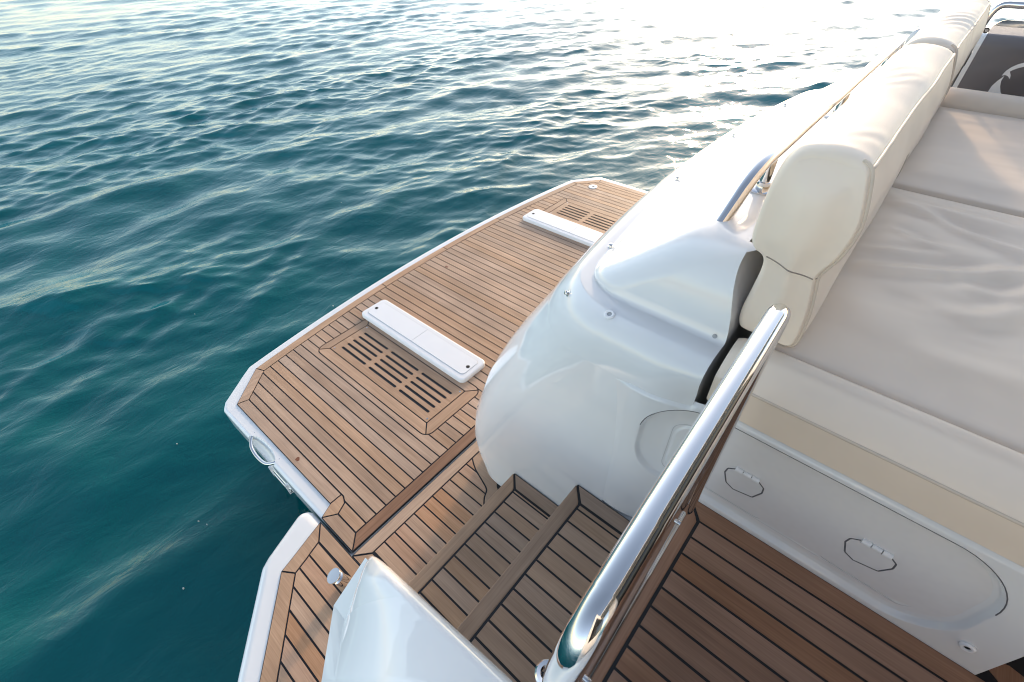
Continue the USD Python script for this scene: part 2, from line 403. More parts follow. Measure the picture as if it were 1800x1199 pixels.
planks(yacht, quarter, reg, ZT, 0.006, 0.0885 - 0.0502 * 20 , 0.0502, ['teak_fore_aft', 'teak_grey_fore_aft', 'teak_warm_fore_aft'])
# lower deck between platform and steps
board(yacht, quarter, [(-0.980, 0.1415), (-0.928, 0.200), (-0.9295, YC), (-0.980, YC)], ZT, 'teak_grey_athwart')
board(yacht, quarter, [(-0.980, 2 * YC - 0.15), (-0.928, 2 * YC - 0.2), (-0.9295, YC), (-0.980, YC)], ZT, 'teak_grey_athwart')
board(yacht, quarter, [(-0.978, 0.1415), (-0.926, 0.2), (-0.40, 0.2), (-0.40, 0.1415)], ZT, 'teak_grey_fore_aft')
foot_in = Polygon(spline([(-0.96, 1.0), (-0.945, 0.88), (-0.93, 0.835), (-0.905, 0.80), (-0.86, 0.766), (-0.80, 0.745), (-0.762, 0.733), (-0.742, 0.715), (-0.70, 0.69)], 6).tolist() + [(-0.5, 0.69), (-0.5, 1.0)])
foot_out = Polygon(spline([(-1.03, 1.0), (-1.0, 0.86), (-0.975, 0.80), (-0.935, 0.752), (-0.88, 0.716), (-0.82, 0.694), (-0.775, 0.675), (-0.755, 0.64), (-0.72, 0.60)], 6).tolist() + [(-0.5, 0.60), (-0.5, 1.0)])
reg = sbox(-0.928 + GAP / 2, 0.2 + GAP / 2, -0.45, 1.2).difference(foot_out.buffer(GAP / 2))
planks(yacht, quarter, reg, ZT, 0.006, 0.2065, 0.0501, ['teak_warm_fore_aft', 'teak_warm_fore_aft', 'teak_fore_aft'])
ring = foot_out.difference(foot_in.buffer(0.004)).intersection(sbox(-0.928, 0.3, -0.45, 1.0))
board(yacht, quarter, ring.intersection(Polygon([(-1.2, 0.80), (-0.9, 0.80), (-0.5, 1.6), (-1.2, 1.6)])), ZT, 'teak_warm_fore_aft')
board(yacht, quarter, ring.intersection(Polygon([(-1.2, 0.80), (-0.9, 0.80), (-0.3, 0.80), (-0.3, 0.1), (-1.2, 0.1)])), ZT, 'teak_grey_fore_aft')

# ------------------------------------------------------------------ steps
Y_ST0, Y_ST1 = 0.125, 0.7125
def step(z, xf, depth, nose, seams0, with_back, label):
    body = rounded_slab(sbox(xf + 0.012, Y_ST0, xf + depth + 0.30, Y_ST1 + 0.03), z - 0.008, 0.006, 0.004, step=0.04, n=2)
    s = yacht.part('step', body, 'gelcoat', label=label)
    yacht.part('caulk_bed', prism(sbox(xf + 0.004, Y_ST0, xf + depth + 0.06, Y_ST1), z - 0.009, z - 0.002), 'caulk', s, smooth=False)
    # nosing with rounded front edge, mitred at the port end
    xi = xf + nose
    nos = Polygon([(xf, Y_ST0), (xi - GAP / 2, Y_ST0), (xi - GAP / 2, Y_ST1 - 0.053), (xf, Y_ST1 - 0.002)])
    yacht.part('nosing', rounded_slab(nos, z, z - 0.03, 0.005, step=0.012, n=3), 'teak_grey_athwart', s, smooth=40)
    board(yacht, s, [(xf + 0.003, Y_ST1), (xi, Y_ST1 - 0.053 + GAP / 2), (xf + depth + 0.06, Y_ST1 - 0.053 + GAP / 2), (xf + depth + 0.06, Y_ST1)], z, 'teak_grey_fore_aft')
    xb = xf + depth + 0.06
    if with_back:
        board(yacht, s, [(-0.147, Y_ST0), (-0.147, Y_ST1 - 0.053), (-0.06, Y_ST1 - 0.053), (-0.06, Y_ST0)], z, 'teak_grey_athwart')
        xb = -0.147
    board(yacht, s, [(xi, Y_ST1 - 0.053), (xi, seams0), (xb, seams0), (xb, Y_ST1 - 0.053)], z, 'teak_grey_fore_aft', name='plank')
    reg = sbox(xi + GAP / 2, Y_ST0, xb - GAP / 2, seams0 - GAP / 2)
    planks(yacht, s, reg, z, 0.006, seams0 - 0.0501 * 30, 0.0501, ['teak_grey_fore_aft'] * 2 + ['teak_fore_aft'])
step(0.22, -0.650, 0.272, 0.049, 0.6485, False, 'lower teak step')
step(0.44, -0.378, 0.29, 0.048, 0.642, True, 'upper teak step')

# ------------------------------------------------------------------ cockpit sole
ZS = 0.663
sole = yacht.part('cockpit_sole', rounded_slab(sbox(-0.060, 0.06, 3.0, 2 * YC - 0.06), ZS - 0.008, 0.30, 0.004, step=0.06, n=2), 'gelcoat')
yacht.part('caulk_bed', prism(sbox(-0.066, 0.06, 2.95, 0.772), ZS - 0.009, ZS - 0.002), 'caulk', sole, smooth=False)
yacht.part('caulk_bed', prism(sbox(0.45, 0.772, 2.95, 2.9), ZS - 0.009, ZS - 0.002), 'caulk', sole, smooth=False)
nos = Polygon([(-0.071, 0.06), (-0.0225 - GAP / 2, 0.06), (-0.0225 - GAP / 2, 0.703), (-0.071, 0.757)])
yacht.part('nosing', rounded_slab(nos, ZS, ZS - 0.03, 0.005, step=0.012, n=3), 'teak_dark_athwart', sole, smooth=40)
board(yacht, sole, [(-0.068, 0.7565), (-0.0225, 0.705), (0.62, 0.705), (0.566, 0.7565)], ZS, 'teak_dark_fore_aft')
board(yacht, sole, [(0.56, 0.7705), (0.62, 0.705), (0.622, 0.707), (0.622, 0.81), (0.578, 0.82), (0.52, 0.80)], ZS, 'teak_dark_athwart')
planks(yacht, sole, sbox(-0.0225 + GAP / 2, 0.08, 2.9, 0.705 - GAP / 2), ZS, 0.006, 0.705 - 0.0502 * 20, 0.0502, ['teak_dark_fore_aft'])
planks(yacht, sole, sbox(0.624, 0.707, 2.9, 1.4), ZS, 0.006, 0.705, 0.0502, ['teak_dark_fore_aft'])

# ------------------------------------------------------------------ transom moulding
def smooth01(t):
    t = np.clip(t, 0, 1); return t * t * (3 - 2 * t)
def y_face(x): return 0.715 + 0.042 * smooth01((x + 0.25) / 0.19)

RINGS = [(-0.02, -0.90, 0.727, 0.13), (0.05, -0.925, 0.722, 0.15), (0.12, -0.955, 0.718, 0.17), (0.2, -0.972, 0.716, 0.185), (0.3, -0.962, 0.715, 0.20), (0.4, -0.936, 0.715, 0.205), (0.5, -0.903, 0.715, 0.21), (0.6, -0.864, 0.715, 0.215),
         (0.7, -0.814, 0.715, 0.22), (0.8, -0.758, 0.716, 0.22), (0.9, -0.696, 0.718, 0.22), (0.978, -0.648, 0.720, 0.215), (0.982, -0.645, 0.7202, 0.215), (1.02, -0.621, 0.725, 0.21), (1.055, -0.597, 0.733, 0.20), (1.08, -0.578, 0.745, 0.185), (1.096, -0.560, 0.761, 0.17), (1.103, -0.543, 0.780, 0.152),
         (1.105, -0.526, 0.802, 0.14), (1.104, -0.513, 0.822, 0.13), (1.104, -0.506, 0.833, 0.125), (1.110, -0.500, 0.839, 0.12), (1.13, -0.472, 0.844, 0.12), (1.16, -0.432, 0.852, 0.12), (1.19, -0.393, 0.861, 0.12), (1.215, -0.361, 0.870, 0.12), (1.24, -0.328, 0.882, 0.115), (1.255, -0.307, 0.892, 0.11), (1.266, -0.288, 0.904, 0.10), (1.274, -0.268, 0.918, 0.095), (1.279, -0.250, 0.935, 0.09), (1.281, -0.235, 0.952, 0.085)]
RINGS = [(z, xa + (0.010 if z < 0.35 else 0.018 if z < 0.6 else 0.024 if z < 1.0 else 0.018) * (1 if z < 1.101 else 0.5), ys, r if z < 1.1045 else max(0.075, r * 0.62)) for z, xa, ys, r in RINGS]
def transom():
    rings = []
    for z, xa, ys, r in RINGS:
        xf = -0.14 - 0.04 * smooth01((z - 1.1) / 0.18)
        half = []
        bow = lambda y: 0.10 * (1 - ((y - YC) / (YC - 0.80)) ** 2) if abs(y - YC) < YC - 0.80 else 0.0
        xe = xa + r
        for x in (np.linspace(xf, xe, 56) if xe > -0.34 else np.concatenate([np.linspace(xf, -0.265, 14, endpoint=False), np.linspace(-0.265, -0.305, 12, endpoint=False), np.linspace(-0.305, xe, 30)])):
            y = ys
            if z < 1.08: y = ys + (y_face(x) - 0.715) * (1 if z < 1.0 else smooth01((1.08 - z) / 0.08))
            if z < 0.98: y += 0.03 * smooth01((x + 0.285) / 0.012)
            half.append((x, y))
        for a in np.linspace(0, math.pi / 2, 18)[1:]:
            c = (xa + r, ys + r); half.append((c[0] - r * math.sin(a) ** 0.92, c[1] - r * max(math.cos(a), 0) ** 0.92))
        half = [(x - bow(y) * smooth01((xa + r - x) / r) if x < xa + r else x, y) for x, y in half]
        y1 = ys + r
        for y in np.linspace(y1, YC, 26)[1:]: half.append((xa - bow(y), y))
        half = np.array(half)
        other = half[::-1][1:].copy(); other[:, 1] = 2 * YC - other[:, 1]
        c = np.vstack([half, other])
        rings.append(np.column_stack([c, np.full(len(c), z)]))
    P = np.array(rings); n = P.shape[1]
    def oriented(m, d):
        if (m.face_normals * m.area_faces[:, None]).sum(0) @ np.array(d) < 0: m.invert()
        return m
    parts = [oriented(grid_mesh(P[:, ::-1]), (-1, 0, 0))]
    top = P[-1]; h = (n + 1) // 2
    A, B = top[:h], top[::-1][:h]
    cap = np.array([[a + (b - a) * t + np.array([0, 0, 0.006 * math.sin(math.pi * t) * 0]) for t in np.linspace(0, 1, 12)] for a, b in zip(A, B)])
    parts.append(oriented(grid_mesh(cap), (0, 0, 1)))
    front = np.array([[p[0] + (p[-1] - p[0]) * t for t in np.linspace(0, 1, 6)] for p in P]); parts.append(oriented(grid_mesh(front), (1, 0, 0)))
    m = trimesh.util.concatenate(parts); m.merge_vertices(digits_vertex=6)
    return m
tm = transom()
moulding = yacht.part('transom_moulding', tm, 'gelcoat', smooth=50)

from trimesh.ray.ray_triangle import RayMeshIntersector
_ray = RayMeshIntersector(tm)
def on_transom(origin, direction):
    loc, _, tri = _ray.intersects_location([origin], [direction], multiple_hits=True)
    k = np.argmin(np.linalg.norm(loc - np.array(origin), axis=1)); return np.array(loc[k]), np.array(tm.face_normals[tri[k]])

# snap studs along the groove and on the quarter
def stud(p, nrm):
    nrm = np.array(nrm, float); nrm /= np.linalg.norm(nrm)
    m = lathe(p - nrm * 0.001, nrm, [(0, 0), (0.0085, 0), (0.0085, 0.002), (0.005, 0.003), (0.0042, 0.006), (0.0065, 0.008), (0.0065, 0.010), (0.004, 0.012), (0, 0.0125)], 16)
    yacht.part('snap_stud', m, 'steel', moulding)
for y in (1.02, 1.53, 2.04, 2.55):
    p, nn = on_transom((-0.50 - 0.10 * (1 - ((y - YC) / 1.083) ** 2), y, 2.0), (0, 0, -1)); stud(p, nn)
p, nn = on_transom((-1.5, 0.80 - 0.75 * 0.72 + 0.0, 1.075), (0.75, 0.42, 0)); stud(p, nn)
p, nn = on_transom((-0.385, -0.3, 1.10), (0, 1, 0.0))
yacht.part('drain_button', lathe(p - nn * 0.002, nn, [(0, 0), (0.013, 0), (0.013, 0.004), (0.010, 0.006), (0.006, 0.0055), (0.006, 0.003), (0, 0.003)], 20), 'white_plastic', moulding)
yacht.part('drain_hole', cyl(p + nn * 0.0012, nn, 0.0052, 0.001), 'lamp_grey', moulding)
p, nn = on_transom((-0.165, -0.3, 1.112), (0, 1, 0.0))
yacht.part('screw_head', cyl(p - nn * 0.001, nn, 0.005, 0.003), 'lamp_grey', moulding)

# steel rail on the transom top
def rail_at(x, y): return on_transom((x, y, 2.0), (0, 0, -1))[0]
f0, f1 = np.array([-0.270, 1.005, 1.262]), np.array([-0.270, 2 * YC - 0.93, 1.262])
path = fillet([f0, (-0.258, 1.115, 1.363), (-0.255, 1.30, 1.366), (-0.255, 2 * YC - 1.1, 1.366), (-0.258, 2 * YC - 1.0, 1.363), f1], 0.085, 9)
rail = yacht.part('transom_rail', tube(path, 0.0155, 24), 'steel', label='long polished steel rail along the top of the transom')
for y in (1.215, YC, 2 * YC - 1.215):
    zb = rail_at(-0.255, y)[2] + 0.0005
    yacht.part('rail_post', cyl((-0.255, y, zb), (0, 0, 1), 0.0125, 1.363 - zb), 'steel', rail)
    yacht.part('rail_flange', lathe((-0.255, y, zb), (0, 0, 1), [(0, 0), (0.036, 0), (0.036, 0.003), (0.030, 0.006), (0.0165, 0.007), (0.0165, 0.02), (0.0125, 0.022), (0, 0.022)], 30), 'steel', rail)

# ------------------------------------------------------------------ settee base with its recessed panel
def sd_round(x, z, x0, x1, z0, z1, r):
    qx = np.abs(x - (x0 + x1) / 2) - (x1 - x0) / 2 + r; qz = np.abs(z - (z0 + z1) / 2) - (z1 - z0) / 2 + r
    return np.hypot(np.maximum(qx, 0), np.maximum(qz, 0)) + np.minimum(np.maximum(qx, qz), 0) - r
def settee_side():
    xs = np.arange(-0.318, 0.5301, 0.0025); zs = np.arange(0.445, 0.9951, 0.0025)
    X, Z = np.meshgrid(xs, zs, indexing='ij')
    d = sd_round(X, Z, -0.232, 0.456, 0.676, 0.975, 0.118)
    dep = 0.012 * smooth01(-d / 0.009) + 0.011 * smooth01(-d / 0.06)
    d2 = sd_round(X, Z, -0.16, 0.40, 0.703, 0.905, 0.05)
    dep -= 0.005 * smooth01(-d2 / 0.006)
    Y = y_face(X) - 0.0015 + dep + 0.006 * smooth01((-0.268 - X) / 0.05)
    Y = Y + 0.010 * smooth01((Z - 0.983) / 0.012) ** 2 * smooth01((X + 0.15) / 0.02) + 0.014 * smooth01((Z - 0.972) / 0.018) * smooth01((-0.13 - X) / 0.02)
    return grid_mesh(np.stack([X, Y, Z], -1))
def settee_top():
    # top of the base, its rounded fore corner and the fore face
    prof = [(-0.11, 0.767), (0.5, 0.767), (0.53, 0.767)]
    q = Polygon([(-0.11, 0.770), (0.515, 0.770), (0.534, 0.776), (0.60, 0.874), (1.05, 1.5), (1.05, 3.0), (-0.11, 3.0)])
    m = prism(q, 0.55, 0.991)
    return m
base = yacht.part('settee_base', settee_side(), 'gelcoat', smooth=40, label='white settee base with a recessed locker panel')
yacht.part('settee_block', settee_top(), 'gelcoat_satin', base, smooth=20)
def face_pt(x, z, off=0.0):
    d = float(sd_round(np.array(x), np.array(z), -0.232, 0.456, 0.676, 0.975, 0.118))
    d2 = float(sd_round(np.array(x), np.array(z), -0.16, 0.40, 0.703, 0.905, 0.05))
    return np.array([x, float(y_face(np.array(x))) - 0.0015 + 0.012 * smooth01(-d / 0.009) + 0.011 * smooth01(-d / 0.06) - 0.005 * smooth01(-d2 / 0.006) - off, z])
def rr_line(x0, x1, z0, z1, r, n=7):
    pts = []
    for cx, cz, a0 in ((x1 - r, z1 - r, 0), (x0 + r, z1 - r, 90), (x0 + r, z0 + r, 180), (x1 - r, z0 + r, 270)):
        for a in np.radians(np.linspace(a0, a0 + 90, n)): pts.append((cx + r * math.cos(a), cz + r * math.sin(a)))
    return pts
def lines_on_face(pts, r=0.0007, mat='lid_gap', name='lid_gap', closed=True):
    q = resample([tuple(p) for p in pts], 0.008) if closed else np.array(pts)
    yacht.part(name, tube([face_pt(a, b, 0.0002) for a, b in q], r, 6, closed=closed, dome=False), mat, base)
lines_on_face(rr_line(-0.165, 0.10, 0.712, 0.90, 0.03)); lines_on_face(rr_line(0.205, 0.395, 0.712, 0.895, 0.03))
up = [p for p in rr_line(-0.232, 0.456, 0.676, 0.975, 0.118, 14)][:28]
yacht.part('panel_gap', tube([face_pt(x, z, -0.0004) for a, b in zip(up[:-1], up[1:]) for x, z in ([a] if np.hypot(b[0] - a[0], b[1] - a[1]) < 0.05 else [(a[0] + (b[0] - a[0]) * u, a[1] + (b[1] - a[1]) * u) for u in np.linspace(0, 1, 40)])], 0.0011, 6, dome=False), 'gap_line', base)
def latch(cx, cz):
    s = 0.043
    oct_ = [(-1.0, 0.0), (-0.95, 0.35), (-0.55, 0.62), (0.55, 0.62), (0.95, 0.35), (1.0, 0.0), (0.72, -0.62), (0.25, -0.72), (-0.25, -0.82), (-0.72, -0.62)]
    pts = [(cx + a * s, cz + 1.2 * b * s) for a, b in oct_]
    y = face_pt(cx, cz)[1]
    lp = yacht.part('latch', rounded_slab(Polygon(pts), 0.002, -0.004, 0.0012, step=0.006, n=3), 'white_plastic', base)
    # the slab lies in the xy plane: stand it against the panel
    pr = UsdGeom.Mesh.Get(stage, lp); v = np.array(pr.GetPointsAttr().Get(), float) + yacht.loc
    w = np.column_stack([v[:, 0], np.full(len(v), y) - v[:, 2], v[:, 1]]) - yacht.loc
    pr.GetPointsAttr().Set([Gf.Vec3f(*map(float, a)) for a in w])
    nn = np.array(pr.GetNormalsAttr().Get(), float); nn = np.column_stack([nn[:, 0], -nn[:, 2], nn[:, 1]])
    pr.GetNormalsAttr().Set([Gf.Vec3f(*map(float, a)) for a in nn])
    rim = [np.array([a, y - 0.0022, b]) for a, b in resample(pts, 0.004)]
    parts = [tube(rim, 0.0023, 6, closed=True)]
    yacht.part('latch_rim', parts[0], 'gap_line', base)
    zt = cz + 0.80 * s
    for k, (a, b) in enumerate(((-0.62, -0.24), (-0.20, 0.20), (0.24, 0.62))):
        rr = 0.0072 if k != 1 else 0.0062
        yacht.part('latch_hinge', tube([(cx + a * s, y - 0.0045, zt), (cx + b * s, y - 0.0045, zt)], rr, 14, dome=False), 'white_plastic', base)
    dent = lathe((cx - 0.3 * s, y - 0.0021, cz - 0.52 * s), (0, -1, 0), [(0, 0), (0.012, 0.0), (0.010, 0.0012), (0, 0.0013)], 18)
    dv = np.array(dent.vertices); dv[:, 2] = (dv[:, 2] - (cz - 0.52 * s)) * 0.42 + cz - 0.52 * s; dent = trimesh.Trimesh(dv, dent.faces, process=False)
    yacht.part('latch_finger_hole', dent, 'lamp_grey', base)
latch(0.276, 0.806); latch(0.018, 0.806)
g = np.array([0.480, 0.7555, 0.733])
yacht.part('grommet', lathe(g, (0, -1, 0), [(0, 0), (0.013, 0), (0.013, 0.004), (0.010, 0.007), (0.007, 0.007), (0.0055, 0.003), (0, 0.003)], 22), 'white_plastic', base)
yacht.part('grommet_hole', cyl(g + np.array([0, -0.0032, 0]), (0, -1, 0), 0.005, 0.0008), 'dark_hole', base)

# ------------------------------------------------------------------ starboard coaming beside the steps
def on_z(px, py, z):
    """Reads a measured sight line off at a height."""
    d = (np.array(RIGHT) * (px - 900) - np.array(UP) * (py - 599.5) - np.array(BACK) * 819.9) / 819.9
    t = (z - EYE[2]) / d[2]; return np.array(EYE) + t * d
TS = [0.0, 0.30, 0.65, 1.0]
lip = [on_z(642, 980, .512), on_z(585, 1062, .385), on_z(563, 1199, .44), (0.6, -0.62, 0.66)]
foot = [(-0.66, 0.10, 0.0), (-0.62, 0.02, 0.0), (-0.50, -0.09, 0.0), (0.6, -0.55, 0.0)]
crease = [on_z(646, 984, .518), on_z(607, 1090, .44), on_z(588, 1199, .50), (0.6, -0.60, 0.72)]
soft = [on_z(650, 986, .523), on_z(700, 1036, .628), on_z(657, 1140, .645), on_z(648, 1199, .69), (0.6, -0.35, 0.93)]
top_x = [-0.655, -0.625, -0.59, -0.545, -0.45, -0.30, -0.145, 0.05, 0.6]
top_z = [0.525, 0.575, 0.608, 0.637, 0.672, 0.730, 0.795, 0.862, 1.0]
top_t = [0.0, 0.06, 0.12, 0.18, 0.30, 0.48, 0.65, 0.78, 1.0]
def coaming():
    T = np.unique(np.concatenate([np.linspace(0, 0.2, 9), np.linspace(0.2, 1, 33), TS]))
    def along(ts, pts): p = np.array([np.asarray(q, float) for q in pts]); return np.stack([np.interp(T, ts, p[:, k]) for k in range(3)], 1)
    f, li, c, so = along(TS, foot), along(TS, lip), along(TS, crease), along([0, 0.16, 0.30, 0.65, 1.0], soft)
    ed = along(top_t, [(x, y, z) for x, y, z in zip(top_x, (0.131, 0.126, 0.120, 0.115, 0.112, 0.110, 0.108, 0.105, 0.100), top_z)])
    e2 = along(top_t, [(x, 0.138, z + 0.006) for x, z in zip(top_x, top_z)])
    inn = along(top_t, [(x - 0.008, 0.143, z - 0.06) for x, z in zip(top_x, top_z)])
    low = along([0, 0.3, 0.65, 1], [(-0.64, 0.163, 0), (-0.5, 0.163, 0), (-0.15, 0.163, 0), (0.6, 0.163, 0)])
    mid = lambda a, b, t: a * (1 - t) + b * t
    rows = [f, mid(f, li, 0.98), mid(li, c, 0.08), mid(li, c, 0.92)]
    fade = np.clip(T / 0.2, 0, 1)[:, None] * np.array([0, 0, 1.0])
    for t in (0.02, 0.08, 0.18, 0.32, 0.48, 0.64, 0.78, 0.88, 0.95, 0.985): rows.append(mid(c, ed, t) + fade * 0.045 * math.sin(math.pi * t ** 0.8) )
    rows += [(1 - t) ** 2 * ed + 2 * t * (1 - t) * e2 + t * t * inn for t in (0.06, 0.16, 0.28, 0.4, 0.52, 0.66, 0.8, 1.0)] + [low]
    P = np.array(rows)
    m = grid_mesh(P)
    end = P[:, 0]; V = np.vstack([end, end.mean(0)]); n = len(end)
    m = trimesh.util.concatenate([m, trimesh.Trimesh(V, [[i, (i + 1) % n, n] for i in range(n)], process=False)]); m.merge_vertices(digits_vertex=6)
    trimesh.repair.fix_normals(m)
    k = np.argmax(m.triangles_center[:, 2])
    if m.face_normals[k][2] < 0: m.invert()
    return m
yacht.part('coaming', coaming(), 'gelcoat', smooth=33, label='white moulded coaming rising beside the steps')

# polished mooring knob sticking out of the coaming
ax = np.array([-0.26, -0.28, 0.92]); ax /= np.linalg.norm(ax)
a = on_z(586, 1012, 0.078)
yacht.part('mooring_knob', lathe(a - ax * 0.10, ax, [(0, 0), (0.021, 0), (0.021, 0.075), (0.017, 0.078), (0.015, 0.080), (0.015, 0.090), (0.020, 0.092), (0.0265, 0.094), (0.0275, 0.097), (0.0265, 0.100), (0, 0.1005)], 36), 'steel', label='polished steel mooring post beside the coaming')

# ------------------------------------------------------------------ gates: steel frame, tinted acrylic panel
def near_gate():
    z, x0, x1 = 1.34, -0.0425, -0.058
    y0, y1 = 0.128, 0.690
    pts = fillet([(-0.066, 0.135, 0.93), (-0.050, 0.112, 1.20), (x0 + 0.0, y0 - 0.004, 1.328), (x0 - 0.002, 0.21, z), (x1, y1 + 0.004, z), (x1 - 0.001, y1 + 0.004, z - 0.10), (x1 - 0.002, y1 + 0.004, 0.70)], 0.045, 12)
    g = yacht.part('gate', tube(pts, 0.0165, 28), 'steel', label='near polished steel gate frame across the top of the steps')
    q = [(0.17, 1.29), (0.645, 1.29), (0.66, 1.27), (0.66, 0.80), (0.62, 0.74), (0.20, 0.74), (0.17, 0.77), (0.16, 1.27)]
    poly = Polygon(q).buffer(-0.01).buffer(0.01)
    m = prism(poly, -0.004, 0.004)
    v = m.vertices.copy(); xx = -0.0435 + (v[:, 0] - y0) * (x1 - x0) / (y1 - y0) - 0.003
    m.vertices = np.column_stack([xx + v[:, 2], v[:, 0], v[:, 1]]); m.invert() if m.volume < 0 else None
    yacht.part('tinted_panel', m, 'tinted_acrylic', g)
    for yy, zz in ((0.24, 1.29), (0.52, 1.29), (0.60, 0.78), (0.22, 0.80)):
        xx = -0.0465 + (yy - y0) * (x1 - x0) / (y1 - y0)
        yacht.part('panel_clip', cyl((xx + 0.002, yy, zz), (1, 0, 0), 0.006, 0.009), 'steel', g)
    yacht.part('bottom_bar', tube([(x0 - 0.004, 0.15, 0.725), (x1, 0.66, 0.725)], 0.007, 14), 'steel', g)
    yacht.part('post_socket', lathe(on_z(963, 1187, 0.90), (-0.15, 0.15, 1), [(0.011, 0), (0.021, 0), (0.021, 0.006), (0.018, 0.009), (0.012, 0.008), (0.011, 0)], 30), 'steel', g)
near_gate()

def far_gate():
    y = 3.20
    def at(px, py):
        d = (np.array(RIGHT) * (px - 900) - np.array(UP) * (py - 599.5) - np.array(BACK) * 819.9) / 819.9
        return np.array(EYE) + d * (y - EYE[1]) / d[1]
    A, B = at(1690, 112), at(1735, 30)
    zt = at(1800, 10)[2]
    pts = fillet([(-0.03, y, 0.75), (-0.03, y, zt - 0.05), (-0.012, y, zt), (0.75, y, zt), (0.75, y, 0.75)], 0.10, 10)
    g = yacht.part('gate', tube(pts, 0.0125, 20), 'steel', label='far steel framed gate with a tinted panel and white crescent emblem')
    zp = at(1800, 37)[2]
    m = prism(Polygon([(0.0, 0.72), (0.0, zp), (0.72, zp), (0.72, 0.72)]).buffer(-0.045).buffer(0.045), -0.004, 0.004)
    v = m.vertices.copy(); m.vertices = np.column_stack([v[:, 0], y - v[:, 2], v[:, 1]])
    if m.volume < 0: m.invert()
    yacht.part('tinted_panel', m, 'tinted_acrylic', g)
    c = at(1735, 53)
    yacht.part('panel_clip', cyl((c[0] - 0.002, y - 0.006, c[2]), (0, -1, 0), 0.011, 0.004), 'rubber', g)
    yacht.part('clip_bolt', cyl((c[0], y - 0.010, c[2]), (0, -1, 0), 0.0058, 0.004), 'steel', g)
    yacht.part('clip_arm', tube([(-0.02, y - 0.002, c[2] + 0.004), (c[0], y - 0.006, c[2])], 0.006, 10), 'steel', g)
    yacht.part('hinge_barrel', cyl((-0.03, y, at(1690, 115)[2]), (0, 0, 1), 0.0155, 0.055), 'steel', g)
    # crescent emblem
    def emblem(pxs):
        q = []
        for a, b in pxs:
            p = at(1660 + a / 5.993, b / 5.995); q.append((p[0], p[2]))
        m = prism(Polygon(q).buffer(0), 0, 0.0012); v = m.vertices.copy()
        m.vertices = np.column_stack([v[:, 0], y - 0.0045 - v[:, 2], v[:, 1]])
        if m.volume < 0: m.invert()
        return m
    yacht.part('emblem', emblem([(455, 972), (500, 905), (560, 850), (632, 800), (600, 850), (588, 910), (592, 970), (615, 1010), (640, 1040), (520, 1012), (495, 975)]), 'decal_white', g)
    yacht.part('emblem', emblem([(605, 795), (650, 745), (710, 705), (780, 675), (860, 655), (960, 650), (960, 690), (860, 697), (780, 715), (725, 735), (690, 752), (700, 790), (690, 832), (670, 800), (640, 788)]), 'decal_white', g)
    yacht.part('emblem', emblem([(695, 1045), (715, 1015), (745, 1000), (735, 1022), (738, 1052)]), 'decal_white', g)
far_gate()
# port coaming behind the far gate, cabin bulkhead and flybridge overhang forward of the cockpit
pc = rounded_slab(sbox(-0.3, 3.42, 3.0, 3.75), 1.31, -0.1, 0.05, step=0.05, n=6)
yacht.part('port_coaming', pc, 'gelcoat')
bh = yacht.part('cabin_bulkhead', trimesh.creation.box(bounds=[(2.2, 0.1, 0.66), (2.3, 3.7, 2.75)]), 'gelcoat_satin', smooth=False)
yacht.part('cabin_door', trimesh.creation.box(bounds=[(2.17, 0.6, 0.7), (2.197, 3.2, 2.55)]), 'cabin_glass', bh, smooth=False)
wing = yacht.part('cabin_wing', rounded_slab(sbox(0.42, -0.62, 3.0, -0.50), 2.75, 0.2, 0.03, step=0.05, rbot=0.02), 'gelcoat')
yacht.part('wing_window', trimesh.creation.box(bounds=[(0.60, -0.499, 1.35), (2.9, -0.494, 2.45)]), 'cabin_glass', wing, smooth=False)
yacht.part('flybridge_overhang', rounded_slab(sbox(1.25, -0.70, 3.0, 4.4), 2.95, 2.75, 0.05, step=0.06, rbot=0.05), 'gelcoat_satin')

# ------------------------------------------------------------------ cushions
def fb(P, s, seed, oct=3): return meshkit.fbm(np.asarray(P) * s, oct, seed) - 0.5

